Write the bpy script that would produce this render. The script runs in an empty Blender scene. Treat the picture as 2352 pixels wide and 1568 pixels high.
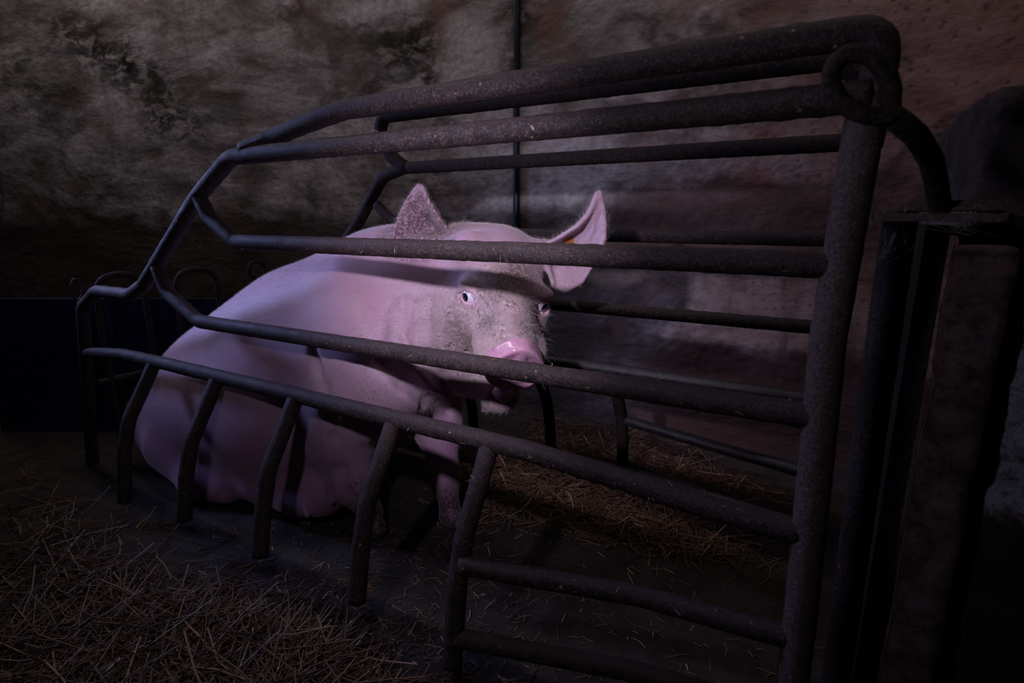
import bpy, math, random
import numpy as np
from mathutils import Vector, Matrix, noise as mnoise

random.seed(7); rng = np.random.default_rng(7)
SC = bpy.context.scene
COL = SC.collection

# ------------------------------------------------------------------ camera
FPX = 1261.0
CAM = np.array([0.0, 0.0, 0.85])
PIT = math.atan(284/FPX)
AZ = math.pi - math.atan(2193/math.hypot(FPX, 284))
Fv = np.array([math.cos(AZ)*math.cos(PIT), math.sin(AZ)*math.cos(PIT), -math.sin(PIT)])
Rv = np.array([math.sin(AZ), -math.cos(AZ), 0.0])
Uv = np.cross(Rv, Fv)
cd = bpy.data.cameras.new('camera'); cam = bpy.data.objects.new('camera', cd); COL.objects.link(cam)
cam.location = CAM
cam.rotation_euler = Matrix(((Rv[0], Uv[0], -Fv[0]), (Rv[1], Uv[1], -Fv[1]), (Rv[2], Uv[2], -Fv[2]))).to_euler()
cd.sensor_width = 36; cd.lens = FPX/2352*36; cd.clip_start = 0.02
cd.dof.use_dof = True; cd.dof.focus_distance = 1.12; cd.dof.aperture_fstop = 4.0
SC.camera = cam

# ------------------------------------------------------------------ world, lights, exposure
w = bpy.data.worlds.new('world'); SC.world = w; w.use_nodes = True
w.node_tree.nodes['Background'].inputs[0].default_value = (0.55, 0.5, 0.8, 1)
w.node_tree.nodes['Background'].inputs[1].default_value = 0.004

def aim(o, tgt):
    o.rotation_euler = (Vector(tgt)-Vector(o.location)).to_track_quat('-Z', 'Y').to_euler()
def spot(name, loc, tgt, power, color, angle, blend, radius):
    l = bpy.data.lights.new(name, 'SPOT'); l.energy = power; l.color = color
    l.spot_size = math.radians(angle); l.spot_blend = blend; l.shadow_soft_size = radius
    o = bpy.data.objects.new(name, l); COL.objects.link(o); o.location = loc; aim(o, tgt); return o
def area(name, loc, tgt, power, color, sx, sy):
    l = bpy.data.lights.new(name, 'AREA'); l.energy = power; l.color = color
    l.shape = 'RECTANGLE'; l.size = sx; l.size_y = sy
    o = bpy.data.objects.new(name, l); COL.objects.link(o); o.location = loc; aim(o, tgt); return o
# hand torch held to the left of the camera, aimed at the head of the sow
spot('torch_hotspot', (-0.40, 0.06, 1.068), (-0.66, 1.0, 0.72), 46.0, (0.84, 0.77, 1.0), 56, 1.0, 0.022)
spot('torch_spill', (-0.40, 0.06, 1.068), (-0.68, 1.0, 0.72), 6.0, (0.84, 0.77, 1.0), 158, 1.0, 0.022)
# cold daylight through the far barn door, left
door_light = area('barn_door_daylight', (-3.6, 0.3, 1.75), (-1.6, 1.05, 0.85), 4.2, (0.40, 0.46, 1.0), 0.5, 0.5)
door_light.data.spread = math.radians(42)
# added unseen strip light that brightens the back walls from above
area('added_wall_wash', (-1.9, 1.0, 2.75), (-1.9, 2.2, 1.2), 15.0, (1.0, 0.88, 0.88), 5.0, 0.12)

SC.view_settings.view_transform = 'Standard'; SC.view_settings.look = 'None'
SC.view_settings.exposure = 0.0; SC.view_settings.gamma = 1.0; SC.view_settings.use_curve_mapping = False

# ------------------------------------------------------------------ helpers
def ray(x, y): return (Fv*FPX + Rv*(x-1176) + Uv*(784-y))/FPX
def onX(x, y, X): r = ray(x, y); return CAM + r*((X-CAM[0])/r[0])
def onY(x, y, Y): r = ray(x, y); return CAM + r*((Y-CAM[1])/r[1])
def onZ(x, y, Z): r = ray(x, y); return CAM + r*((Z-CAM[2])/r[2])

def nv(v): v = np.asarray(v, float); return v/np.linalg.norm(v)

def mesh_obj(name, V, Fc, mat=None, parent=None, smooth=True):
    me = bpy.data.meshes.new(name)
    V = np.asarray(V, dtype=np.float64)
    me.from_pydata(V.tolist() if len(V) < 200000 else V.tolist(), [], Fc if isinstance(Fc, list) else Fc.tolist())
    if smooth: me.polygons.foreach_set('use_smooth', [True]*len(me.polygons))
    me.update()
    o = bpy.data.objects.new(name, me); COL.objects.link(o)
    if mat: me.materials.append(mat)
    if parent: 
        o.parent = parent; o.matrix_parent_inverse = parent.matrix_basis.inverted()
    return o

def empty(name, loc, label, cat, group=None):
    o = bpy.data.objects.new(name, None); COL.objects.link(o); o.location = loc; o.empty_display_size = .05
    o['label'] = label; o['category'] = cat
    if group: o['group'] = group
    return o
def tag(o, label, cat, group=None, kind=None):
    o['label'] = label; o['category'] = cat
    if group: o['group'] = group
    if kind: o['kind'] = kind
    return o
def struct(o): o['kind'] = 'structure'; return o

def smooth_path(pts, rad, step=0.012):
    """polyline with rounded corners of the given radius"""
    P = [np.asarray(p, float) for p in pts]; out = [P[0]]
    for i in range(1, len(P)-1):
        a, b, c = P[i-1], P[i], P[i+1]
        u, v = nv(a-b), nv(c-b)
        ang = math.acos(max(-1, min(1, float(u@v))))
        r = rad[i] if isinstance(rad, (list, tuple)) else rad
        t = r/max(math.tan(ang/2), .05)
        t = min(t, .48*np.linalg.norm(a-b), .48*np.linalg.norm(c-b))
        p0, p2 = b+u*t, b+v*t
        for k in range(0, 9):
            s = k/8; out.append((1-s)**2*p0+2*s*(1-s)*b+s*s*p2)
    out.append(P[-1])
    res = [out[0]]
    for a, b in zip(out, out[1:]):
        L = np.linalg.norm(b-a)
        if L < 1e-5: continue
        n = max(1, int(L/step))
        for k in range(1, n+1): res.append(a+(b-a)*k/n)
    return np.array(res)

def tube_mesh(P, r, seg=18, bump=0.0, seed=0, flat=None, cap_round=True):
    """swept tube with slightly lumpy, dirt crusted surface; r scalar or array"""
    n = len(P); r = np.full(n, r) if np.isscalar(r) else np.asarray(r)
    T = np.gradient(P, axis=0); T /= np.linalg.norm(T, axis=1)[:, None]+1e-12
    up = np.array([0, 0, 1.0]) if abs(T[0][2]) < .9 else np.array([1.0, 0, 0])
    N = nv(np.cross(T[0], up)); V = []; Fc = []
    ths = np.arange(seg)*2*math.pi/seg
    for i in range(n):
        N = N - T[i]*(N@T[i]); N = nv(N); B = np.cross(T[i], N)
        for th in ths:
            d = N*math.cos(th)+B*math.sin(th)
            rr = r[i]
            if bump:
                q = P[i]+d*rr
                rr += bump*(mnoise.noise(Vector(q*60)+Vector((seed, 0, 0)))*.6+max(0, mnoise.noise(Vector(q*140)+Vector((0, seed, 0)))-.15)*1.6)
            V.append(P[i]+d*rr)
    for i in range(n-1):
        for k in range(seg):
            a = i*seg+k; b = i*seg+(k+1) % seg
            Fc.append((a, b, b+seg, a+seg))
    for e, (i, sgn) in enumerate(((0, -1), (n-1, 1))):
        c = len(V); V.append(P[i]+T[i]*sgn*(r[i]*.25 if cap_round else 0))
        for k in range(seg):
            a = i*seg+k; b = i*seg+(k+1) % seg
            Fc.append((b, a, c) if sgn < 0 else (a, b, c))
    return V, Fc

def tube(name, pts, r, mat, parent=None, rad=.05, seg=20, bump=.0013, seed=0, step=.010):
    P = smooth_path(pts, rad, step) if len(pts) > 2 or True else np.array(pts)
    V, Fc = tube_mesh(P, r, seg, bump, seed)
    return mesh_obj(name, V, Fc, mat, parent)

class MB:
    def __init__(s): s.V = []; s.F = []
    def add(s, V, F):
        n = len(s.V); s.V += [tuple(v) for v in V]; s.F += [tuple(i+n for i in f) for f in F]
    def box(s, lo, hi, rot=0, c=None):
        x0, y0, z0 = lo; x1, y1, z1 = hi
        V = [np.array(p, float) for p in [(x0,y0,z0),(x1,y0,z0),(x1,y1,z0),(x0,y1,z0),(x0,y0,z1),(x1,y0,z1),(x1,y1,z1),(x0,y1,z1)]]
        s.add(V, [(0,3,2,1),(4,5,6,7),(0,1,5,4),(1,2,6,5),(2,3,7,6),(3,0,4,7)])
    def build(s, name, mat, parent=None, smooth=False): return mesh_obj(name, s.V, s.F, mat, parent, smooth)

# ------------------------------------------------------------------ materials
def new_mat(name):
    m = bpy.data.materials.new(name); m.use_nodes = True
    nt = m.node_tree; b = nt.nodes['Principled BSDF']; return m, nt, b
def nd(nt, t, **kw):
    n = nt.nodes.new(t)
    for k, v in kw.items():
        if k.startswith('i_'): n.inputs[k[2:].replace('_', ' ')].default_value = v
        else: setattr(n, k, v)
    return n
def tex_noise(nt, co, scale, detail=6, rough=.6, dist=0.0):
    n = nd(nt, 'ShaderNodeTexNoise'); n.inputs['Scale'].default_value = scale; n.inputs['Detail'].default_value = detail
    n.inputs['Roughness'].default_value = rough; n.inputs['Distortion'].default_value = dist
    if co is not None: nt.links.new(co, n.inputs['Vector'])
    return n.outputs['Fac']
def ramp(nt, fac, stops, interp='LINEAR'):
    r = nd(nt, 'ShaderNodeValToRGB'); r.color_ramp.interpolation = interp
    while len(r.color_ramp.elements) < len(stops): r.color_ramp.elements.new(.5)
    for e, (p, c) in zip(r.color_ramp.elements, stops):
        e.position = p; e.color = (c, c, c, 1) if np.isscalar(c) else (*c, 1)
    nt.links.new(fac, r.inputs[0]); return r.outputs['Color']
def mix(nt, fac, a, b, mode='MIX'):
    m = nd(nt, 'ShaderNodeMix', data_type='RGBA', blend_type=mode)
    for sock, v in ((m.inputs[0], fac), (m.inputs[6], a), (m.inputs[7], b)):
        if hasattr(v, 'links') or hasattr(v, 'is_linked'): nt.links.new(v, sock)
        elif np.isscalar(v): sock.default_value = v
        else: sock.default_value = (*v, 1)
    return m.outputs[2]
def math_(nt, op, a, b=None, c=None, clamp=False):
    m = nd(nt, 'ShaderNodeMath', operation=op); m.use_clamp = clamp
    for i, v in enumerate((a, b, c)):
        if v is None: continue
        if hasattr(v, 'is_linked'): nt.links.new(v, m.inputs[i])
        else: m.inputs[i].default_value = v
    return m.outputs[0]
def bump(nt, b, h, strength, dist, prev=None):
    n = nd(nt, 'ShaderNodeBump'); n.inputs['Strength'].default_value = strength; n.inputs['Distance'].default_value = dist
    nt.links.new(h, n.inputs['Height'])
    if prev is not None: nt.links.new(prev, n.inputs['Normal'])
    nt.links.new(n.outputs[0], b.inputs['Normal']); return n.outputs[0]
def coords(nt, scale=(1, 1, 1), rot=(0, 0, 0)):
    g = nd(nt, 'ShaderNodeNewGeometry'); mp = nd(nt, 'ShaderNodeMapping')
    mp.inputs['Scale'].default_value = scale; mp.inputs['Rotation'].default_value = rot
    nt.links.new(g.outputs['Position'], mp.inputs['Vector']); return mp.outputs[0]
def sep(nt, co):
    s = nd(nt, 'ShaderNodeSeparateXYZ'); nt.links.new(co, s.inputs[0]); return s.outputs
def sphere_mask(nt, co, c, r0, r1):
    """1 inside r0 fading to 0 at r1 around world point c"""
    d = nd(nt, 'ShaderNodeVectorMath', operation='DISTANCE'); nt.links.new(co, d.inputs[0]); d.inputs[1].default_value = tuple(c)
    mr = nd(nt, 'ShaderNodeMapRange'); mr.inputs['From Min'].default_value = r1; mr.inputs['From Max'].default_value = r0
    nt.links.new(d.outputs['Value'], mr.inputs['Value']); return mr.outputs[0]

def mat_iron(name, base=(.060, .048, .050), dust=(.17, .13, .125), flecks=True, rough=.62, spec=.24):
    m, nt, b = new_mat(name); co = coords(nt)
    n1 = tex_noise(nt, co, 9, 5); n2 = tex_noise(nt, co, 55, 8, .7); n3 = tex_noise(nt, co, 420, 4, .7)
    c = mix(nt, ramp(nt, n1, [(.35, 0), (.7, 1)]), base, tuple(x*.55 for x in base))
    c = mix(nt, ramp(nt, n2, [(.45, 0), (.72, .75)]), c, (.06, .033, .027))
    n5 = tex_noise(nt, co, 230, 6, .8)
    c = mix(nt, ramp(nt, n5, [(.34, .85), (.50, 0)]), c, tuple(x*.30 for x in base))
    c = mix(nt, ramp(nt, n5, [(.52, 0), (.68, .85)]), c, tuple(x*2.0 for x in dust))
    g = nd(nt, 'ShaderNodeNewGeometry'); nz = sep(nt, g.outputs['Normal'])[2]
    dustm = math_(nt, 'MULTIPLY', ramp(nt, nz, [(.25, 0), (.95, .75)]), ramp(nt, n3, [(.3, .3), (.65, 1)]))
    c = mix(nt, dustm, c, dust)
    if flecks:
        fl = math_(nt, 'MULTIPLY', ramp(nt, n3, [(.60, 0), (.68, 1)]), ramp(nt, n2, [(.42, 0), (.62, 1)]))
        c = mix(nt, math_(nt, 'MULTIPLY', fl, .75), c, (.30, .25, .24))
        v = nd(nt, 'ShaderNodeTexVoronoi'); v.inputs['Scale'].default_value = 38; nt.links.new(co, v.inputs['Vector'])
        sp = math_(nt, 'MULTIPLY', ramp(nt, v.outputs['Distance'], [(.06, 1), (.12, 0)]), ramp(nt, n1, [(.5, 0), (.6, 1)]))
        c = mix(nt, math_(nt, 'MULTIPLY', sp, .8), c, (.42, .30, .16))
    nt.links.new(c, b.inputs['Base Color'])
    nt.links.new(ramp(nt, n2, [(.3, rough-.12), (.7, rough+.2)]), b.inputs['Roughness'])
    b.inputs['Metallic'].default_value = .0; b.inputs['Specular IOR Level'].default_value = spec
    p = bump(nt, b, n2, .5, .002); p = bump(nt, b, n5, .6, .0012, p); bump(nt, b, n3, .55, .0008, p)
    return m
IRON = mat_iron('rusted_iron_tube', (.024, .017, .0175), (.070, .050, .047))
IRON_DARK = mat_iron('dark_iron_tube', (.018, .014, .014), (.045, .034, .032), False, .7, .1)
IRON_WET = mat_iron('worn_shiny_iron_tube', (.020, .020, .028), (.03, .03, .04), False, .3, .45)
IRON_RIGHT = mat_iron('grey_worn_iron', (.075, .052, .047), (.11, .08, .075), True, .6, .3)

def on_left(x, y):
    r = ray(x, y); n_ = np.array([.296, -.955, 0]); P0_ = np.array([-1.75, 2.1, 0]); return CAM+r*(((P0_-CAM)@n_)/(r@n_))
MOULD = [(onY(960, 105, 2.1), .04, .20, 1), (onY(900, 115, 2.1), .02, .16, 1), (onY(985, 190, 2.1), .02, .12, .9), (onY(1190, 40, 2.1), .03, .14, .95), (onY(1185, 150, 2.1), .02, .10, .8),
         (on_left(150, 70), .03, .22, .9), (on_left(230, 115), .03, .22, 1), (on_left(290, 150), .03, .18, 1), (on_left(350, 180), .03, .20, .8), (on_left(370, 255), .04, .22, 1), (on_left(430, 290), .03, .18, .8), (onY(1000, 420, 2.1), .03, .18, .7)]
def mat_wall(name, tint=0.0):
    m, nt, b = new_mat(name)
    co = coords(nt); x, y, z = sep(nt, co)
    cd2 = coords(nt, (1.2, 1.2, 2.2), (0, math.radians(-28), 0))
    cds = coords(nt, (3.0, 3.0, .55))
    big = tex_noise(nt, cd2, 1.5, 7, .6, .5); med = tex_noise(nt, cd2, 3.0, 8, .62, .25)
    fine = tex_noise(nt, co, 42, 9, .75); drips = tex_noise(nt, cds, 4.5, 6, .6, .3)
    crack = tex_noise(nt, cd2, .85, 5, .6, .5); pit = nd(nt, 'ShaderNodeTexVoronoi'); pit.inputs['Scale'].default_value = 34
    nt.links.new(co, pit.inputs['Vector'])
    wash = mix(nt, ramp(nt, big, [(.34, .1), (.56, 1)]), (.14, .112, .108), (.50, .46, .475))
    wash = mix(nt, ramp(nt, med, [(.36, .8), (.54, 0)]), wash, (.10, .077, .068))
    wash = mix(nt, ramp(nt, fine, [(.35, .45), (.6, 0)]), wash, (.12, .095, .08))
    # red-brown stain patches
    rd = tex_noise(nt, co, 2.6, 5, .6, .6)
    redx = nd(nt, 'ShaderNodeMapRange'); redx.inputs['From Min'].default_value = -.85; redx.inputs['From Max'].default_value = .10
    nt.links.new(x, redx.inputs['Value'])
    rmask = math_(nt, 'ADD', math_(nt, 'MULTIPLY', redx.outputs[0], .8), ramp(nt, rd, [(.56, 0), (.70, .5)]), clamp=True)
    wash = mix(nt, rmask, wash, mix(nt, med, (.16, .070, .052), (.33, .165, .13)))
    pitm = math_(nt, 'MULTIPLY', ramp(nt, pit.outputs['Distance'], [(.12, 1), (.3, 0)]), redx.outputs[0])
    wash = mix(nt, math_(nt, 'MULTIPLY', pitm, .6), wash, (.055, .03, .025))
    # irregular cracks
    ck = ramp(nt, crack, [(.465, 0), (.495, 1), (.505, 1), (.545, 0)])
    ckm = math_(nt, 'MULTIPLY', ck, ramp(nt, tex_noise(nt, co, 1.6, 3), [(.47, 0), (.60, .6)]))
    wash = mix(nt, ckm, wash, (.03, .025, .022))
    # patches of black mould and brown rot at the joints of the plaster
    nm_ = tex_noise(nt, cd2, 9, 7, .7, .6)
    for c_, r0, r1, k_ in MOULD:
        wash = mix(nt, math_(nt, 'MULTIPLY', sphere_mask(nt, co, c_, r0, r1), ramp(nt, nm_, [(.42, 0), (.54, k_)])), wash, (.022, .017, .015))
    # darker wall below pen-rail height
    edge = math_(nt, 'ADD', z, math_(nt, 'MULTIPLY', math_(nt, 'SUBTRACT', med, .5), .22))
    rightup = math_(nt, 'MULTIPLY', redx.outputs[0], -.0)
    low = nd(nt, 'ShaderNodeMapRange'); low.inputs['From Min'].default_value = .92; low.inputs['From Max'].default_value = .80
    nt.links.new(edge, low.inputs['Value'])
    # right-hand half: dark bands by height, part stain, part painted rail shadow
    right_half = nd(nt, 'ShaderNodeMapRange'); right_half.inputs['From Min'].default_value = -.9; right_half.inputs['From Max'].default_value = -.55
    nt.links.new(x, right_half.inputs['Value'])
    lowm = math_(nt, 'MULTIPLY', low.outputs[0], math_(nt, 'SUBTRACT', .93, math_(nt, 'MULTIPLY', right_half.outputs[0], .93)))
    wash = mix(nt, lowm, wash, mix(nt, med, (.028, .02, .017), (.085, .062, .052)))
    stain_shade_z = ramp(nt, edge, [(0.0, 1), (.36, .95), (.44, .25), (.66, .08), (.74, .8), (.96, .75), (1.04, 0)])
    wash = mix(nt, math_(nt, 'MULTIPLY', right_half.outputs[0], stain_shade_z), wash, mix(nt, med, (.04, .02, .015), (.11, .06, .05)))
    dr = math_(nt, 'MULTIPLY', ramp(nt, drips, [(.52, 0), (.66, .75)]), ramp(nt, z, [(0.2, 1), (1.0, .35)]))
    wash = mix(nt, dr, wash, (.07, .045, .036))
    nt.links.new(wash, b.inputs['Base Color']); b.inputs['Roughness'].default_value = .92; b.inputs['Specular IOR Level'].default_value = .12
    p = bump(nt, b, crack, .35, .12); p = bump(nt, b, med, .55, .05, p); p = bump(nt, b, fine, .4, .008, p)
    bump(nt, b, pit.outputs['Distance'], .2, .01, p)
    return m
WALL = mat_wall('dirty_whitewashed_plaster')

def mat_simple(name, c1, c2, scale=12, rough=.8, bs=.3, bd=.004, spec=.2, fine=200):
    m, nt, b = new_mat(name); co = coords(nt)
    n1 = tex_noise(nt, co, scale, 8, .68, .4); n2 = tex_noise(nt, co, fine, 5, .7)
    c = mix(nt, ramp(nt, n1, [(.35, 0), (.68, 1)]), c1, c2)
    c = mix(nt, ramp(nt, n2, [(.35, .35), (.6, 0)]), c, tuple(v*.4 for v in c1))
    nt.links.new(c, b.inputs['Base Color']); b.inputs['Roughness'].default_value = rough; b.inputs['Specular IOR Level'].default_value = spec
    p = bump(nt, b, n1, bs, bd*3); bump(nt, b, n2, bs, bd*.5, p)
    return m
FLOOR = mat_simple('mucky_concrete', (.022, .017, .015), (.060, .047, .042), 11, .75, .5, .006, .3)
TIMBER = mat_simple('weathered_timber', (.035, .023, .021), (.17, .115, .108), 34, .8, .5, .004)
def mat_mason():
    m, nt, b = new_mat('flaking_limewash_masonry'); co = coords(nt); z = sep(nt, co)[2]
    n1 = tex_noise(nt, co, 16, 9, .7, .5); n2 = tex_noise(nt, co, 85, 6, .75); n3 = tex_noise(nt, co, 5, 5, .6)
    c = mix(nt, ramp(nt, n1, [(.36, 0), (.62, 1)]), (.09, .06, .052), (.30, .26, .25))
    zz = math_(nt, 'ADD', z, math_(nt, 'MULTIPLY', math_(nt, 'SUBTRACT', n1, .5), .12))
    lime = math_(nt, 'MULTIPLY', ramp(nt, zz, [(.44, 0), (.455, 1), (.72, 1), (.78, 0)]), ramp(nt, n3, [(.3, .4), (.45, 1)]))
    c = mix(nt, lime, c, mix(nt, ramp(nt, n1, [(.4, 0), (.5, 1)]), (.16, .15, .16), (.48, .50, .60)))
    c = mix(nt, ramp(nt, zz, [(.43, .9), (.45, 0)]), c, (.05, .036, .034))
    c = mix(nt, ramp(nt, zz, [(.80, 0), (.90, .85)]), c, (.045, .034, .032))
    c = mix(nt, ramp(nt, n2, [(.35, .7), (.5, 0)]), c, (.03, .022, .022))
    nt.links.new(c, b.inputs['Base Color']); b.inputs['Roughness'].default_value = .9; b.inputs['Specular IOR Level'].default_value = .1
    p = bump(nt, b, n1, .9, .03); bump(nt, b, n2, .7, .006, p); return m
MASON = mat_mason()
BLUE = mat_simple('dark_blue_plastic', (.008, .012, .05), (.012, .018, .075), 4, .5, .1, .001, .4)
CEIL = mat_simple('dark_boards', (.03, .025, .022), (.06, .05, .045), 5)

def mat_straw(name):
    m, nt, b = new_mat(name); co = coords(nt)
    a = nd(nt, 'ShaderNodeAttribute', attribute_name='tone', attribute_type='GEOMETRY')
    c = ramp(nt, a.outputs['Fac'], [(0, (.035, .020, .014)), (.45, (.125, .068, .042)), (.8, (.28, .165, .105)), (1, (.55, .42, .30))])
    nt.links.new(c, b.inputs['Base Color']); b.inputs['Roughness'].default_value = .42; b.inputs['Specular IOR Level'].default_value = .4
    return m
STRAW = mat_straw('dry_straw')

# ------------------------------------------------------------------ setting
mb = MB(); mb.box((-7, -2.2, -.1), (1.6, 3.2, 0)); struct(mb.build('floor', FLOOR))
WX, WY = -1.75, 2.1
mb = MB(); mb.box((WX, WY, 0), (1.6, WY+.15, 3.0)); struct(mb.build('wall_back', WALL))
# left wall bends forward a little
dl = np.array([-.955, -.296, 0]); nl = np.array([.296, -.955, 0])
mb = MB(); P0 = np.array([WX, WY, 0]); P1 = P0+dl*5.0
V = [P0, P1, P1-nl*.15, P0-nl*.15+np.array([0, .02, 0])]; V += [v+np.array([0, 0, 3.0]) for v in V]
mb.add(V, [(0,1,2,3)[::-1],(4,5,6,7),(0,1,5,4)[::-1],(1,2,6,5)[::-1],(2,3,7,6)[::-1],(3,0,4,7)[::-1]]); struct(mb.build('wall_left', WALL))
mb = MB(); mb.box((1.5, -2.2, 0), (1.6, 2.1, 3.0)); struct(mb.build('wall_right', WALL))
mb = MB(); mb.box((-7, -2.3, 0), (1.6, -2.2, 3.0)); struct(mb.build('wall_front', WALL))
mb = MB(); mb.box((-7, -2.3, 3.0), (1.6, 3.2, 3.1)); struct(mb.build('ceiling', CEIL))

# black water pipe running down the joint of the back wall
PIPE = mat_simple('black_polyethylene_pipe', (.004, .006, .012), (.010, .018, .04), 8, .35, .1, .001, .5)
pp = [(-1.205, 2.085, 2.9), (-1.200, 2.08, 2.0), (-1.207, 2.083, 1.3), (-1.204, 2.083, .35)]
pipe = tube('water_pipe', pp, .014, PIPE, None, .2, 12, .0003, 3, .05)
tag(pipe, 'thin black water pipe running straight down the plastered back wall', 'pipe')

# ------------------------------------------------------------------ crate sides
TR = .0185
def ny(*pts, Y=.8): return [onY(x, y, Y) for x, y in pts]
near = empty('farrowing_crate_side', (-1.0, .8, 0), 'rusty tubular crate side in front of the sow, bars crossing her face', 'crate side')
zt, z2, z3, z4, z5 = 1.057, .988, .7925, .592, .445
def T(name, pts, parent=near, r=TR, mat=IRON, rad=.06, seed=0, **k): return tube(name, pts, r, mat, parent, rad, seed=seed, **k)
T('top_rail', [(.012, .80, .93), (.018, .80, zt), (-.05, .80, zt+.001), (-.70, .802, zt-.004), onY(790, 252, .81), onY(700, 285, .815), onY(630, 315, .818), onY(560, 345, .80)], rad=[0, .07, .03, .12, .1, .1, .1, 0], seed=1)
T('rail', [(.010, .79, z2-.002), (-1.21, .80, z2-.004), onY(455, 450, .8), onY(330, 655, .8), onY(300, 677, .8), onY(222, 668, .8), onY(190, 705, .8), onY(207, 1080, .8)+np.array([0, 0, -.10])], rad=[0, .10, .3, .05, .03, .07, .05, 0], seed=2)
T('rail', [(.0, .8, z3), (-1.225, .8, z3+.002), onY(482, 500, .8), onY(453, 445, .8)], rad=[0, .05, .05, 0], seed=3, r=.0175)
T('rail', [(.0, .8, z4), (-1.42, .8, z4-.006), onY(385, 672, .8), onY(360, 612, .8)], rad=[0, .07, .06, 0], seed=4, r=.0175)
T('rail', [(.0, .8, .421), (-.12, .8, .424), (-.30, .8, .437), (-.45, .8, z5), (-1.62, .8, z5), (-1.85, .8, .442), (-2.08, .8, .42)], rad=.3, seed=5)
T('post', [(.010, .8, 1.0), (.0, .8, .7), (.010, .8, .3), (.014, .8, .0)], rad=.3, r=.0215, seed=6, mat=IRON_RIGHT)
for i, X in enumerate((-.519, -.755, -1.06, -1.367, -1.675)):
    zb = (.062, .100, .098, .095, .06)[i]
    T('prong', [(X, .803, z5), (X, .768, .385), (X, .712, .295), (X, .688, .21), (X, .668, zb)], rad=.12, r=.0180, seed=10+i, seg=18)
    # weld bead where the prong meets the rail
T('lower_rail', [(.0, .8, .251), (-.22, .775, .252), (-.514, .692, .254)], rad=.3, seed=20, r=.0165)
T('lower_rail', [(.0, .8, .115), (-.22, .765, .115), (-.514, .674, .118)], rad=.3, seed=21, r=.0165)

FY = 1.4
far = empty('farrowing_crate_side', (-1.0, FY, 0), 'dark tubular crate side behind the sow, nearer to the back wall', 'crate side')
def TF(name, pts, r=TR, mat=IRON_DARK, rad=.06, seed=0, **k): return tube(name, pts, r, mat, far, rad, seed=seed, **k)
ft, f2, f3, f4 = 1.168, 1.004, .804, .608
TF('top_rail', [(.02, FY, .95), (.02, FY, 1.12), (-.06, FY, ft), (-.14, FY, ft), (-1.30, FY, ft-.002), onY(872, 300, FY), onY(900, 360, FY), onY(935, 388, FY)], rad=[0, .08, .06, .05, .07, .05, .05, 0], r=.021, seed=31)
TF('rail', [(.0, FY, f2), (-1.22, FY, f2), onY(880, 405, FY), onY(830, 500, FY), onY(775, 580, FY), onY(700, 700, FY), onY(560, 715, FY)], rad=.09, seed=32)
TF('rail', [(.0, FY, f3), (-1.20, FY, f3), onY(900, 505, FY), onY(865, 470, FY)], rad=.07, seed=33, r=.016)
TF('rail', [(.0, FY, f4), (-1.20, FY, f4), onY(800, 600, FY)], rad=.07, seed=34, r=.016)
TF('rail', [(.0, FY, .437), (-.35, FY, .44), (-2.0, FY, .445)], rad=.2, seed=35, mat=IRON_WET, r=.017)
TF('post', [(.0, FY, 1.0), (.0, FY, .0)], r=.02, seed=36)
for i, X in enumerate((-.50, -.745, -1.05, -1.36, -1.67)):
    TF('prong', [(X, FY, .44), (X, FY+.03, .37), (X, FY+.08, .29), (X, FY+.105, .20), (X, FY+.12, .08)], rad=.12, r=.0175, seed=40+i)
TF('lower_rail', [(.0, FY, .255), (-.22, FY+.04, .26), (-.5, FY+.09, .268)], rad=.3, seed=50, r=.015, mat=IRON_WET)
TF('lower_rail', [(.0, FY, .115), (-.22, FY+.04, .115), (-.5, FY+.115, .115)], rad=.3, seed=51, r=.015, mat=IRON_WET)

# rear gate of the crate: low arches behind the sow, hung between the sides
gate = empty('crate_rear_gate', (-2.12, 1.1, 0), 'low dark arched gate closing the crate behind the rump of the sow', 'gate')
for k, (ya, yb, zt_) in enumerate(((.87, 1.02, .66), (1.13, 1.29, .655))):
    tube('arch', [(-2.13, ya, .0), (-2.13, ya, zt_), (-2.13, yb, zt_), (-2.13, yb, .0)], .010, IRON_DARK, gate, .07, 12, seed=60+k)
tube('crossbar', [(-2.13, .83, .30), (-2.13, 1.36, .30)], .012, IRON_DARK, gate, .05, 12)

def ring_pts(c, a, b, ra, rb, n=28, gap=0):
    return [np.asarray(c)+np.asarray(a)*ra*math.cos(t)+np.asarray(b)*rb*math.sin(t) for t in np.linspace(0, 2*math.pi, n+1)]
# locking pin standing by the rear post
pin = empty('locking_pin', tuple(onX(180, 850, -2.13)), 'slim iron pin with an oval eye beside the far left crate post', 'pin')
c = onX(176, 665, -2.14)
V, Fc = tube_mesh(np.array(ring_pts(c, (0, 1, 0), (0, 0, 1), .014, .034)), .0045, 8); mesh_obj('eye', V, Fc, IRON, pin)
tube('shaft', [c-np.array([0, 0, .034]), c-np.array([0, -.004, .32])], .0055, IRON, pin, .05, 8)
pin2 = empty('locking_pin', tuple(onY(590, 700, 1.44)), 'dark round ring pin sticking up behind the back of the sow', 'pin')
c = onX(590, 620, -2.13)
V, Fc = tube_mesh(np.array(ring_pts(c, (0, 1, 0), (0, 0, 1), .038, .036)), .007, 10); mesh_obj('eye', V, Fc, IRON_DARK, pin2)
tube('shaft', [c-np.array([0, 0, .036]), c-np.array([0, 0, .33])], .009, IRON_DARK, pin2, .05, 8)

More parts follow.
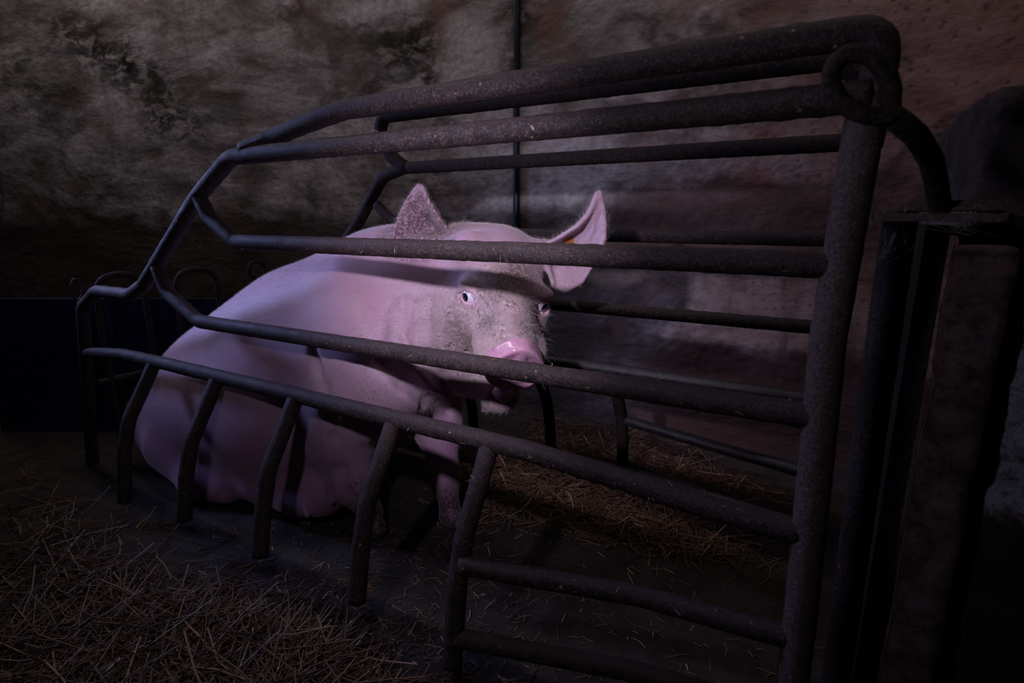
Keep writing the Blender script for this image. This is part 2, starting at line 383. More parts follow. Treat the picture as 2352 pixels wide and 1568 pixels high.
# blue board of the next pen
def board(xa, xb, D, ztop, label):
    mb = MB(); a0 = CAM+ray(xa, 690)*D; b0 = CAM+ray(xb, 684)*D
    d = nv(np.array([*(b0-a0)[:2], 0])); nrm = np.array([-d[1], d[0], 0]); ax, ay = a0[:2], b0[:2]
    V = [np.array([*ax, .0]), np.array([*ay, .0]), np.array([*ay, 0])+nrm*.03, np.array([*ax, .0])+nrm*.03]; V += [v+np.array([0, 0, ztop]) for v in V]
    mb.add(V, [(0,3,2,1),(4,5,6,7),(0,1,5,4),(1,2,6,5),(2,3,7,6),(3,0,4,7)])
    tag(mb.build('pen_partition', BLUE), label, 'partition')
board(-60, 235, 2.12, .545, 'very dark blue partition board at the left edge, outside the crate')
board(240, 520, 2.5, .49, 'dark blue partition board seen behind the rear gate of the crate')

# ------------------------------------------------------------------ right-hand front of the crate
# front gate upright behind the crate post
g2 = tube('gate_upright', [(.075, .93, .0), (.066, .93, .86)], .021, IRON, None, .05, 18, .001, 70)
tag(g2, 'dark iron upright tube right behind the crate post under the latch plate', 'upright')
mb = MB(); mb.box((.100, .962, 0), (.128, 1.43, .840))
tag(mb.build('front_panel', IRON_DARK), 'black solid panel closing the front end of the crate, left of the timber upright', 'panel')
# timber post and masonry pillar
def rough_block(name, lo, hi, mat, amp, seed, res=.02, lean=0):
    """box with a broken, uneven surface"""
    lo = np.array(lo); hi = np.array(hi); V = []; Fc = []; idx = {}
    n = np.maximum(1, ((hi-lo)/res).astype(int))
    def vid(i, j, k):
        key = (i, j, k)
        if key not in idx:
            p = lo+(hi-lo)*np.array([i/n[0], j/n[1], k/n[2]])
            q = Vector(p*9)+Vector((seed, 0, 0)); q2 = Vector(p*38)+Vector((0, seed, 0))
            dsp = np.array([mnoise.noise(q)+.4*mnoise.noise(q2), mnoise.noise(q+Vector((5, 5, 0)))+.4*mnoise.noise(q2+Vector((7, 0, 0))), .5*mnoise.noise(q+Vector((0, 9, 2)))])*amp
            cnt = (i in (0, n[0]))+(j in (0, n[1]))+(k in (0, n[2]))
            if cnt >= 2: # chip the edges inwards
                ctr = (lo+hi)/2; e = np.array([i in (0, n[0]), j in (0, n[1]), k in (0, n[2])])
                p = p+np.where(e, np.sign(ctr-p), 0)*amp*(.5+abs(mnoise.noise(q2))*1.5)
            if k == 0: dsp[2] = 0
            idx[key] = len(V); V.append(p+dsp)
        return idx[key]
    for a, b, c in ((0, 1, 2), (1, 2, 0), (2, 0, 1)):
        for side in (0, 1):
            for u in range(n[a]):
                for v in range(n[b]):
                    def g(uu, vv):
                        t = [0, 0, 0]; t[a] = uu; t[b] = vv; t[c] = side*n[c]; return vid(*t)
                    f = (g(u, v), g(u+1, v), g(u+1, v+1), g(u, v+1))
                    Fc.append(f if side else f[::-1])
    return mesh_obj(name, V, Fc, mat)
tp = rough_block('timber_post', (.134, .925, 0), (.198, .985, .815), TIMBER, .003, 3, .012)
tag(tp, 'dark brown weathered upright between the crate post and the stone pillar', 'post')
pillar = empty('stone_pillar', (.45, 1.2, 0), 'crumbling stone pillar with flaking whitewash at the right edge', 'pillar')
for nm, lo_, hi_, am in (('shaft', (.204, .972, 0), (.75, 1.4, .83), .008), ('capstone', (.138, .955, .822), (.75, 1.4, 1.015), .009)):
    o = rough_block(nm, lo_, hi_, MASON, am, 8, .015); o.parent = pillar; o.matrix_parent_inverse = pillar.matrix_basis.inverted()
# latch: plate, ring pin
latch = empty('latch_plate', (.09, .86, .858), 'dusty flat iron latch plate bridging the crate post and the timber upright', 'latch')
mb = MB(); mb.box((.03, .78, .846), (.150, .92, .855)); mb.box((.064, .79, .858), (.150, .915, .869)); mb.build('plate', IRON_RIGHT, latch)
lever = empty('ring_pin', (.08, .78, .86), 'iron pin with a large open ring handle in front of the crate post', 'pin')
RY = .67
c = onY(1972, 185, RY)
ringp = [onY(x, y, RY) for x, y in [(2068, 275), (2045, 258), (2048, 205), (2035, 160), (1995, 125), (1945, 120), (1912, 150), (1908, 195), (1930, 235), (1975, 262), (2020, 268), (2062, 272)]]
tube('ring_handle', ringp, .0088, IRON_DARK, lever, .03, 12, .0004, 80, .006)
sh = [onY(2055, 270, RY), onY(2105, 310, RY+.02), onY(2138, 365, RY+.06), onY(2150, 420, .76), onY(2160, 480, .80)]
tube('shaft', sh, .011, IRON_DARK, lever, .04, 14, .0006, 81, .008)

# cobwebs over the latch
def web(name, anchors, n, r, label):
    V = []; Fc = []
    for _ in range(n):
        a, b = random.sample(range(len(anchors)), 2)
        p = anchors[a]+rng.normal(0, .008, 3); q = anchors[b]+rng.normal(0, .008, 3)
        pts = np.array([p+(q-p)*t+np.array([0, 0, -.006*math.sin(math.pi*t)]) for t in np.linspace(0, 1, 6)])
        v, f = tube_mesh(pts, r, 3, 0); nn = len(V); V += v; Fc += [tuple(i+nn for i in x) for x in f]
    m, nt, b = new_mat(name); b.inputs['Base Color'].default_value = (.45, .42, .44, 1); b.inputs['Roughness'].default_value = .9
    o = mesh_obj(name, V, Fc, m); return tag(o, label, 'cobweb', kind='stuff')
web('cobweb', [onY(2025, 595, .85), onY(2110, 555, .88), onY(2060, 490, .83)], 16, .00015, 'thin grey cobweb hanging below the latch plate')
web('cobweb', [onY(2170, 500, .93), onY(2230, 530, .95), onY(2352, 545, 1.0), onY(2215, 480, .95)], 30, .00025, 'dusty cobweb strung from the timber upright to the stone pillar')

# ------------------------------------------------------------------ the sow: one continuous surface from a distance field
def axis_grid(parts):
    out = []
    for a, b, h in parts:
        n = max(1, int(round((b-a)/h))); out += list(a+(b-a)*np.arange(n)/n)
    out.append(parts[-1][1]); return np.array(out, dtype=np.float32)

class Field:
    def __init__(s, xs, ys, zs):
        s.xs, s.ys, s.zs = xs, ys, zs; s.F = np.full((len(xs), len(ys), len(zs)), .3, np.float32)
    def win(s, lo, hi):
        i = [(max(0, np.searchsorted(a, l)-1), min(len(a), np.searchsorted(a, h)+1)) for a, l, h in zip((s.xs, s.ys, s.zs), lo, hi)]
        if any(b-a < 2 for a, b in i): return None
        sl = tuple(slice(a, b) for a, b in i)
        X = s.xs[sl[0]][:, None, None]; Y = s.ys[sl[1]][None, :, None]; Z = s.zs[sl[2]][None, None, :]
        return sl, X, Y, Z
    def comb(s, sl, d, k, mode):
        A = s.F[sl]; d = d.astype(np.float32)
        if mode == 'add':
            if k <= 0: s.F[sl] = np.minimum(A, d); return
            h = np.maximum(k-np.abs(A-d), 0)/k; s.F[sl] = np.minimum(A, d)-h*h*k*.25
        else:
            d = -d
            if k <= 0: s.F[sl] = np.maximum(A, d); return
            h = np.maximum(k-np.abs(A-d), 0)/k; s.F[sl] = np.maximum(A, d)+h*h*k*.25
    def ell(s, c, r, B=None, k=.03, mode='add'):
        c = np.asarray(c, float); r = np.asarray(r, float); B = np.eye(3) if B is None else np.asarray(B)
        ext = np.sqrt(((B.T*r)**2).sum(1)) if B is not None else r
        W = s.win(c-ext-k-.01, c+ext+k+.01)
        if W is None: return
        sl, X, Y, Z = W; X = X-c[0]; Y = Y-c[1]; Z = Z-c[2]
        P = [X*B[i][0]+Y*B[i][1]+Z*B[i][2] for i in range(3)]
        k0 = np.sqrt(sum((p/q)**2 for p, q in zip(P, r))); k1 = np.sqrt(sum((p/q**2)**2 for p, q in zip(P, r)))+1e-6
        s.comb(sl, k0*(k0-1)/k1, k, mode)
    def cone(s, a, b, ra, rb, k=.03, mode='add'):
        a = np.asarray(a, float); b = np.asarray(b, float); m = max(ra, rb)+k+.01
        W = s.win(np.minimum(a, b)-m, np.maximum(a, b)+m)
        if W is None: return
        sl, X, Y, Z = W; d = b-a; L = d@d
        t = np.clip(((X-a[0])*d[0]+(Y-a[1])*d[1]+(Z-a[2])*d[2])/L, 0, 1)
        q = np.sqrt((X-a[0]-d[0]*t)**2+(Y-a[1]-d[1]*t)**2+(Z-a[2]-d[2]*t)**2)-(ra+(rb-ra)*t)
        s.comb(sl, q, k, mode)
    def chain(s, pts, rs, k=.03, mode='add'):
        for i in range(len(pts)-1): s.cone(pts[i], pts[i+1], rs[i], rs[i+1], k, mode)
    def sample(s, p):
        i = [np.clip(np.searchsorted(a, v)-1, 0, len(a)-2) for a, v in zip((s.xs, s.ys, s.zs), p)]
        t = [(v-a[j])/(a[j+1]-a[j]) for a, v, j in zip((s.xs, s.ys, s.zs), p, i)]
        r = 0
        for dx in (0, 1):
            for dy in (0, 1):
                for dz in (0, 1):
                    r += s.F[i[0]+dx, i[1]+dy, i[2]+dz]*(t[0] if dx else 1-t[0])*(t[1] if dy else 1-t[1])*(t[2] if dz else 1-t[2])
        return r
    def hit(s, x, y, t0=.75, t1=3.2):
        """first surface point seen along a line from the viewpoint"""
        r = ray(x, y); lo = (s.xs[0], s.ys[0], s.zs[0]); hi = (s.xs[-1], s.ys[-1], s.zs[-1])
        for t in np.arange(t0, t1, .003):
            p = CAM+r*t
            if all(l < v < h for l, v, h in zip(lo, p, hi)) and s.sample(p) < 0: return p
        return None
    def mesh(s):
        F = s.F; I = F < 0
        nx, ny_, nz = F.shape
        c = np.zeros((nx-1, ny_-1, nz-1), np.uint8)
        for dx in (0, 1):
            for dy in (0, 1):
                for dz in (0, 1): c += I[dx:nx-1+dx, dy:ny_-1+dy, dz:nz-1+dz]
        act = (c > 0) & (c < 8); ci = np.argwhere(act); idx = np.full(act.shape, -1, np.int64); idx[tuple(ci.T)] = np.arange(len(ci))
        acc = np.zeros((len(ci), 3)); cnt = np.zeros(len(ci)); ax = (s.xs.astype(float), s.ys.astype(float), s.zs.astype(float))
        corners = [(0,0,0),(1,0,0),(0,1,0),(1,1,0),(0,0,1),(1,0,1),(0,1,1),(1,1,1)]
        for a in range(8):
            for b in range(a+1, 8):
                A, Bc = corners[a], corners[b]
                if sum(abs(u-v) for u, v in zip(A, Bc)) != 1: continue
                ia = ci+A; ib = ci+Bc; fa = F[tuple(ia.T)]; fb = F[tuple(ib.T)]
                m = (fa < 0) != (fb < 0); t = np.where(m, fa/np.where(m, fa-fb, 1), 0)
                pa = np.stack([ax[k][ia[:, k]] for k in range(3)], 1); pb = np.stack([ax[k][ib[:, k]] for k in range(3)], 1)
                acc += np.where(m[:, None], pa+(pb-pa)*t[:, None], 0); cnt += m
        V = acc/cnt[:, None]; quads = []
        for a in range(3):
            sl0 = [slice(None)]*3; sl1 = [slice(None)]*3; sl0[a] = slice(0, -1); sl1[a] = slice(1, None)
            ch = I[tuple(sl0)] != I[tuple(sl1)]; e = np.argwhere(ch); u, v = (a+1) % 3, (a+2) % 3
            ok = (e[:, u] > 0) & (e[:, v] > 0) & (e[:, u] < F.shape[u]-1) & (e[:, v] < F.shape[v]-1); e = e[ok]
            inside = I[tuple(e.T)]
            def off(du, dv):
                q = e.copy(); q[:, u] -= du; q[:, v] -= dv; return idx[tuple(q.T)]
            q = np.stack([off(1, 1), off(0, 1), off(0, 0), off(1, 0)], 1)
            q[~inside] = q[~inside][:, ::-1]; quads.append(q)
        return V, np.concatenate(quads)

# head frame (x: towards image right, y: facing, z: up)
E0 = np.array([-.640, 1.06, .671])
az, pt, ro = math.radians(-49), math.radians(-28), math.radians(7)
hf = np.array([math.cos(az)*math.cos(pt), math.sin(az)*math.cos(pt), math.sin(pt)])
hs = np.array([-math.sin(az), math.cos(az), 0.0]); hu = np.cross(hf, hs); hu = hu if hu[2] > 0 else -hu
hs, hu = hs*math.cos(ro)-hu*math.sin(ro), hu*math.cos(ro)+hs*math.sin(ro)
HB = np.array([hs, hf, hu])
def H(x, y, z): return E0+hs*x+hf*y+hu*z
def rotB(ax, deg, B=HB):
    M = np.array(Matrix.Rotation(math.radians(deg), 3, Vector(ax))); return M@B

xs = axis_grid([(-2.22, -1.25, .007), (-1.25, -1.0, .005), (-1.0, -.40, .0031)])
ys = axis_grid([(.76, 1.30, .0036), (1.30, 1.46, .007)])
zs = axis_grid([(-.02, .50, .0052), (.50, .96, .0033)])
S = Field(xs, ys, zs)
def By(deg):  # body axis pitched nose-up
    a = math.radians(deg); return np.array([[math.cos(a), 0, math.sin(a)], [0, 1, 0], [-math.sin(a), 0, math.cos(a)]])
# trunk: rump on the floor, spine climbing to the shoulders
S.ell((-1.80, 1.10, .245), (.26, .255, .235), By(12), .05)
S.ell((-1.62, 1.10, .305), (.33, .27, .275), By(26), .08)
S.ell((-1.36, 1.10, .400), (.36, .265, .310), By(32), .10)
S.ell((-1.10, 1.11, .520), (.26, .225, .270), By(28), .10)
S.ell((-1.42, 1.08, .24), (.36, .245, .225), By(2), .10)
# hump of the shoulders and back of the neck
S.ell((-1.02, 1.16, .662), (.22, .16, .168), By(4), .09)
# shoulder, near side
S.ell((-1.03, .955, .47), (.15, .085, .18), By(15), .07)
# neck and jowl towards the head
S.chain([(-.98, 1.11, .58), H(-.05, -.17, -.06)], [.22, .135], .08)
S.chain([(-.93, 1.03, .52), H(-.08, -.09, -.12)], [.15, .10], .06)
# near fore leg, folded under the shoulder and propping the body
nf = onZ(852, 1228, .0)
S.chain([(-1.05, .98, .42), (-1.10, .965, .28), (-1.06, .955, .15), (nf[0]-.005, nf[1]+.012, .06)], [.11, .080, .043, .033], .05)
S.ell((nf[0]+.01, nf[1], .028), (.042, .030, .030), None, .012)
# far fore leg
S.chain([(-.95, 1.16, .42), (-.925, 1.16, .27), (-.892, 1.135, .14), (-.870, 1.13, .05)], [.095, .058, .034, .029], .05)
S.ell((-.856, 1.122, .026), (.042, .030, .028), None, .012)
# thighs lying on the floor and hind feet
S.ell((-1.74, .92, .20), (.22, .10, .19), By(20), .06)
S.chain([(-1.80, .90, .12), (-1.62, .86, .06), (-1.52, .87, .045)], [.10, .055, .038], .05)
S.chain([(-1.74, 1.30, .14), (-1.50, 1.36, .06)], [.11, .045], .05)
S.ell((-1.93, .99, .13), (.17, .15, .14), None, .06)
# udder bulges along the belly
for i, (x, z) in enumerate(((-1.52, .090), (-1.40, .080), (-1.28, .078), (-1.185, .100))):
    S.ell((x, .920+.008*i, z), (.085, .065, .072), None, .05)
# head
S.ell(H(0, -.115, -.012), (.112, .135, .112), HB, .03)
S.ell(H(0, -.095, .044), (.080, .085, .052), HB, .04)
S.ell(H(-.006, -.02, .012), (.068, .070, .042), HB, .04)
S.cone(H(-.004, -.02, -.055), H(0, .122, -.034), .080, .050, .03)
S.cone(H(0, .0, -.09), H(0, .120, -.078), .075, .044, .03)
S.cone(H(0, .02, -.008), H(0, .138, -.008), .050, .034, .04)
S.ell(H(-.052, .115, -.045), (.030, .055, .030), HB, .03); S.ell(H(.052, .115, -.045), (.030, .055, .030), HB, .03)
S.ell(H(-.085, -.035, -.095), (.066, .085, .085), HB, .04); S.ell(H(.070, -.040, -.095), (.052, .080, .085), HB, .04)
S.ell(H(-.025, -.030, -.205), (.105, .10, .115), HB, .05)
S.cone(H(-.015, -.01, -.195), H(.002, .125, -.182), .088, .046, .035)
S.ell(H(-.012, .098, -.250), (.015, .014, .022), HB, .012)   # wart under the chin
# cheek line folds
for s_ in (-1, 1):  # mouth line
    S.chain([H(s_*.010, .175, -.122), H(s_*.040, .150, -.118), H(s_*.064, .09, -.116), H(s_*.082, .035, -.122)], [.004, .005, .005, .003], .012, 'sub')
for s_ in (-1, 1):  # wrinkles above the nose
    for q, (yy, zz) in enumerate(((.085, .047), (.110, .040), (.135, .034))):
        S.chain([H(s_*.015, yy+.012, zz), H(s_*.050, yy-.008, zz-.024), H(s_*.072, yy-.03, zz-.055)], [.0035, .005, .003], .012, 'sub')
S.ell(H(.072, .002, -.050), (.034, .050, .040), HB, .03)
S.ell(H(-.072, .000, -.052), (.034, .050, .040), HB, .03)
# brows and eye sockets
EYES = []
for s_, ed in ((-1, (-.62, .78, .02)), (1, (.40, .91, .02))):
    ec = H(-.078, -.010, -.003) if s_ < 0 else H(.0775, .000, -.004); EYES.append((s_, ec, hs*ed[0]+hf*ed[1]+hu*ed[2]))
    S.ell(ec+hu*.024-hf*.006, (.032, .024, .012), HB, .02)
    S.ell(ec-hu*.022, (.030, .022, .012), HB, .02)
    o = EYES[-1][2]; o = nv(o); EYES[-1] = (s_, ec, o)
    S.ell(ec, (.0262, .0262, .0262), HB, .010)
    tl = nv(np.cross(o, hu)); tb = nv(np.cross(tl, o))
    OB = np.array([tl, o, tb])
    for rr_, hh_ in ((.0245, .015), (.027, -.019)):   # folds of the lids
        S.chain([ec+o*.016+tl*.020+tb*hh_*.45, ec+o*.0225+tl*.008+tb*hh_, ec+o*.0225-tl*.008+tb*hh_, ec+o*.016-tl*.020+tb*hh_*.45], [.0015, .0026, .0026, .0015], .006, 'sub')
    S.ell(ec+o*.028, (.0208, .023, .0142), OB, .004, 'sub')

# ears: cupped leaves stamped into the field
def ear(rows, ear_skew, thick=.0052, n=30):
    skew = ear_skew; rows = [(np.array(l, float), np.array(r, float), yl, yr, cup) for l, r, yl, yr, cup in rows]
    m = []
    for i in range(len(rows)-1):
        for t in np.linspace(0, 1, 9)[:-1]:
            a, b = rows[i], rows[i+1]
            m.append(tuple(a[k]*(1-t)+b[k]*t for k in range(5)))
    m.append(rows[-1]); pts = []
    for l, r, yl, yr, cup in m:
        for t in np.linspace(0, 1, n):
            px = l*(1-t)+r*t; d = yl*(1-t)+yr*t+cup*(math.sin(math.pi*t**skew)**.8)
            pts.append(onY(px[0], px[1], d))
    for p in pts: S.ell(p, (thick,)*3, None, .004)
    return pts
ear([((948, 655), (1000, 662), 1.10, 1.11, .010), ((926, 625), (1040, 645), 1.075, 1.11, .030), ((912, 580), (1062, 605), 1.055, 1.12, .040),
     ((907, 545), (1060, 570), 1.04, 1.10, .062), ((915, 505), (1040, 545), 1.04, 1.08, .055), ((930, 472), (1010, 505), 1.055, 1.075, .028),
     ((948, 445), (988, 470), 1.06, 1.07, .014), ((963, 428), (969, 432), 1.065, 1.066, .002)], 1.7)
ear([((1272, 655), (1300, 668), 1.155, 1.165, .008), ((1262, 625), (1338, 645), 1.15, 1.155, .025), ((1245, 590), (1362, 606), 1.15, 1.150, .040),
     ((1240, 568), (1380, 575), 1.145, 1.12, .065), ((1285, 545), (1388, 545), 1.135, 1.12, .055), ((1325, 520), (1389, 512), 1.13, 1.13, .040),
     ((1350, 494), (1386, 484), 1.14, 1.155, .018), ((1365, 466), (1381, 460), 1.145, 1.155, .008), ((1373, 446), (1378, 446), 1.15, 1.15, .001)], .55)
# ear roots
S.chain([H(-.085, -.10, .060), onY(1020, 600, 1.135)], [.040, .030], .03)
S.chain([H(.085, -.10, .062), onY(1270, 590, 1.185)], [.034, .022], .03)
S.ell(onY(1030, 612, 1.105), (.016, .016, .024), None, .012, 'sub')

# creases carved where the skin folds
def crease(px, r=.007, k=.03, sink=.002):
    P = [S.hit(*p) for p in px]; P = [p+ray(*q)*sink for p, q in zip(P, px) if p is not None]
    rs = [r*(.5+.5*math.sin(math.pi*(i+.5)/len(P))) for i in range(len(P))]
    if len(P) > 1: S.chain(P, rs, k, 'sub')
crease([(718, 790), (728, 840), (742, 890), (758, 950), (768, 1010), (782, 1080), (800, 1140)], .006)
crease([(900, 720), (905, 780), (930, 850), (975, 905), (1010, 930)], .006)
crease([(985, 690), (975, 750), (985, 820), (1010, 870), (1050, 920)], .007)
crease([(955, 700), (950, 760), (960, 830)], .004)
crease([(925, 690), (922, 740)], .004)
crease([(870, 830), (930, 880), (985, 925), (1030, 945)], .010)
# teats
def teat(x, y, L=.022, r=.009):
    p = S.hit(x, y)
    if p is None: return
    S.cone(p+np.array([0, .012, .012]), p+np.array([0, -.002, -L+.006]), r*1.2, r*.7, .012)
for x, y in ((705, 1162), (762, 1130), (640, 1150)): teat(x, y, .034)

# low, soft unevenness of the skin
V, Q = S.mesh()
def nrm_of(V, Q):
    n = np.cross(V[Q[:, 2]]-V[Q[:, 0]], V[Q[:, 3]]-V[Q[:, 1]]); N = np.zeros_like(V)
    for k in range(4): np.add.at(N, Q[:, k], n)
    return N/(np.linalg.norm(N, axis=1)[:, None]+1e-12)
def relax(V, Q, it, lam=.5):
    for _ in range(it):
        A = np.zeros_like(V); c = np.zeros(len(V))
        for k in range(4):
            a, b = Q[:, k], Q[:, (k+1) % 4]
            np.add.at(A, a, V[b]); np.add.at(c, a, 1); np.add.at(A, b, V[a]); np.add.at(c, b, 1)
        V = V+lam*(A/c[:, None]-V)
    return V
V = relax(V, Q, 3)
V[:, 2] = np.maximum(V[:, 2], .001)
N = nrm_of(V, Q)
def skin_mat():
    m, nt, b = new_mat('pink_bristly_skin'); co = coords(nt)
    hairs = coords(nt, (1, 1, .30), (0, math.radians(30), 0))
    n1 = tex_noise(nt, co, 7, 5, .6, .3); n2 = tex_noise(nt, co, 30, 7, .7, .4); n3 = tex_noise(nt, hairs, 420, 4, .7); n4 = tex_noise(nt, co, 130, 5, .7)
    c = mix(nt, ramp(nt, n1, [(.35, 0), (.66, 1)]), (.44, .25, .355), (.48, .34, .43))
    c = mix(nt, ramp(nt, n3, [(.35, .30), (.6, 0)]), c, (.36, .20, .24))
    # thin, pinker skin of the belly and udder
    ud = ramp(nt, math_(nt, 'ADD', sep(nt, co)[2], math_(nt, 'MULTIPLY', n1, .12)), [(.28, 1), (.50, 0)])
    c = mix(nt, math_(nt, 'MULTIPLY', ud, .65), c, (.36, .165, .30))
    # dusty, dirtier hair over the face and brow
    face = sphere_mask(nt, co, H(0, .06, -.06), .14, .22)
    fd = mix(nt, ramp(nt, n2, [(.35, 0), (.65, 1)]), (.27, .19, .165), (.58, .45, .46))
    c = mix(nt, math_(nt, 'MULTIPLY', face, .72), c, fd)
    fd2 = math_(nt, 'MULTIPLY', face, math_(nt, 'MULTIPLY', ramp(nt, n4, [(.43, 0), (.58, 1)]), ramp(nt, n2, [(.46, .12), (.60, 1)])))
    c = mix(nt, math_(nt, 'MULTIPLY', fd2, .95), c, (.10, .055, .045))
    for q_, r0_, r1_, k_ in ((H(.035, .045, .02), .010, .040, 1), (H(-.045, .085, -.01), .010, .038, .9), (H(.062, .035, -.03), .010, .040, 1), (H(-.100, .02, -.06), .01, .055, .8), (H(.005, .135, .012), .010, .034, .8), (H(-.03, .03, .035), .010, .045, .8), (H(.01, -.01, .06), .02, .065, .9), (H(-.08, .06, -.09), .01, .045, .7), (H(-.05, .13, -.05), .005, .03, .8), (H(-.105, -.01, .0), .004, .022, 1)):
        c = mix(nt, math_(nt, 'MULTIPLY', sphere_mask(nt, co, q_, r0_, r1_), math_(nt, 'MULTIPLY', ramp(nt, n4, [(.36, .25), (.54, 1)]), k_)), c, (.105, .065, .055))
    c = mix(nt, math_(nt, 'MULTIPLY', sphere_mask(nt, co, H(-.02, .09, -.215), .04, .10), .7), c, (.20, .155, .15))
    # tear stains, soft pink skin round the eyes
    for s_, ec, o in EYES:
        c = mix(nt, math_(nt, 'MULTIPLY', sphere_mask(nt, co, ec+hf*.004, .026, .036), .8), c, (.72, .43, .58))
        st = sphere_mask(nt, co, ec+hf*.030-hu*.036-hs*s_*.004, .006, .018)
        c = mix(nt, math_(nt, 'MULTIPLY', st, ramp(nt, n4, [(.4, 0), (.55, .85)])), c, (.28, .11, .07))
    # mud specks on the ear in front
    em = sphere_mask(nt, co, onY(970, 545, 1.09), .10, .13)
    ed = math_(nt, 'MULTIPLY', em, math_(nt, 'MULTIPLY', ramp(nt, n4, [(.42, 0), (.52, 1)]), ramp(nt, n2, [(.33, .45), (.48, 1)])))
    c = mix(nt, math_(nt, 'MULTIPLY', ed, .8), c, (.085, .03, .035))
    for q_, r0_, r1_ in (((1012, 530), .008, .035), ((1035, 560), .008, .03), ((985, 500), .006, .028)):  # darker streak along the fold of this ear
        fm = sphere_mask(nt, co, S.hit(*q_), r0_, r1_)
        c = mix(nt, math_(nt, 'MULTIPLY', fm, ramp(nt, n4, [(.38, .25), (.52, .9)])), c, (.05, .022, .022))
    # few brown smears on the shoulder and lower trunk
    sm = sphere_mask(nt, co, S.hit(850, 905), .01, .045)
    c = mix(nt, math_(nt, 'MULTIPLY', sm, ramp(nt, n4, [(.52, 0), (.6, .8)])), c, (.22, .09, .06))
    sm = sphere_mask(nt, co, S.hit(815, 1110), .005, .04)
    c = mix(nt, math_(nt, 'MULTIPLY', sm, ramp(nt, n4, [(.46, 0), (.58, .8)])), c, (.14, .06, .04))
    for hp in ((-.862, 1.12, .03), (nf[0], nf[1], .03)):
        lm = sphere_mask(nt, co, hp, .05, .17)
        c = mix(nt, math_(nt, 'MULTIPLY', lm, ramp(nt, n4, [(.34, .45), (.52, .97)])), c, (.04, .024, .024))
    sp = nd(nt, 'ShaderNodeTexVoronoi'); sp.inputs['Scale'].default_value = 42; nt.links.new(co, sp.inputs['Vector'])
    spm = math_(nt, 'MULTIPLY', ramp(nt, sp.outputs['Distance'], [(.05, 1), (.09, 0)]), ramp(nt, n1, [(.5, 0), (.6, .7)]))
    c = mix(nt, spm, c, (.07, .035, .035))
    nt.links.new(c, b.inputs['Base Color']); b.inputs['Roughness'].default_value = .58; b.inputs['Specular IOR Level'].default_value = .28
    b.inputs['Sheen Weight'].default_value = .25; b.inputs['Sheen Roughness'].default_value = .4
    b.inputs['Subsurface Weight'].default_value = .12; b.inputs['Subsurface Radius'].default_value = (.02, .008, .006); b.inputs['Subsurface Scale'].default_value = .5
    p = bump(nt, b, n2, .22, .006); p = bump(nt, b, n4, .22, .0018, p); bump(nt, b, n3, .35, .0008, p)
    return m
SKIN = skin_mat()
sow = mesh_obj('sow', V, Q, SKIN)
tag(sow, 'pink sow sitting on her haunches inside the crate, facing the viewer', 'pig')

def local_field(parts, h, mat_name=None):
    return Field(*[axis_grid([(a, b, h)]) for a, b in parts])
def wet_pink():
    m, nt, b = new_mat('wet_pink_snout_skin'); co = coords(nt)
    n1 = tex_noise(nt, co, 40, 5); n2 = tex_noise(nt, co, 330, 4, .6); n3 = tex_noise(nt, co, 900, 2)
    c = mix(nt, ramp(nt, n1, [(.35, 0), (.65, 1)]), (.60, .29, .44), (.68, .38, .54))
    c = mix(nt, ramp(nt, tex_noise(nt, co, 75, 3), [(.70, 0), (.74, .8)]), c, (.2, .08, .06))
    nt.links.new(c, b.inputs['Base Color']); b.inputs['Roughness'].default_value = .12; b.inputs['Specular IOR Level'].default_value = .85
    b.inputs['Subsurface Weight'].default_value = .2; b.inputs['Subsurface Radius'].default_value = (.02, .006, .008); b.inputs['Subsurface Scale'].default_value = .4
    b.inputs['Coat Weight'].default_value = 1; b.inputs['Coat Roughness'].default_value = .06
    p = bump(nt, b, n2, .8, .003); bump(nt, b, n3, .35, .0008, p)
    return m
WET = wet_pink()
# snout disc built in head coordinates
D = local_field(((-.085, .085), (.12, .235), (-.135, .055)), .0021)
def slab(c, rx, rz, y0, y1, k, p=2.4, top=.0):
    W = D.win((-.09, y0-.03, -.14), (.09, y1+.03, .06)); sl, X, Y, Z = W
    wdt = 1-top*np.clip((Z-c[1])/rz, 0, 1)
    q = ((np.abs((X-c[0])/(rx*wdt))**p+np.abs((Z-c[1])/rz)**p)**(1/p)-1)*min(rx, rz)
    dy = np.abs(Y-(y0+y1)/2-.10*(Z-c[1]))-(y1-y0)/2
    e = .009; d = np.sqrt(np.maximum(q+e, 0)**2+np.maximum(dy+e, 0)**2)+np.minimum(np.maximum(q+e, dy+e), 0)-e
    D.comb(sl, d+0*X, k, 'add')
slab((0, -.043), .066, .066, .152, .195, 0, 2.1, .34)
D.ell((0, .2035, -.040), (.046, .0085, .036), None, .012, 'sub')   # shallow dished face
D.ell((0, .197, -.024), (.012, .005, .03), None, .008)
for s_ in (-1, 1):
    D.ell((s_*.0245, .192, -.052), (.0105, .024, .0125), None, .008, 'sub')
D.chain([(-.05, .192, -.078), (0, .197, -.086), (.05, .192, -.078)], [.003, .004, .003], .008, 'sub')
D.chain([(0, .195, -.092), (0, .188, -.112)], [.002, .003], .008, 'sub')
v, q = D.mesh(); v = relax(v, q, 2); v = np.array([H(*p) for p in v])
n_ = nrm_of(v, q)
sn = mesh_obj('snout', v, q, WET, sow); sn['label'] = 'shiny wet pink snout disc with two nostrils'
if (n_*(v-v.mean(0))).sum() < 0: sn.data.flip_normals()
D = local_field(((-.05, .05), (.08, .19), (-.15, -.06)), .002)
D = local_field(((-.05, .05), (.10, .21), (-.18, -.10)), .002)
D.ell((-.004, .160, -.142), (.024, .020, .013), None, 0)
D.ell((-.002, .172, -.144), (.012, .010, .010), None, .006)
v, q = D.mesh(); v = relax(v, q, 1); v = np.array([H(*p) for p in v])
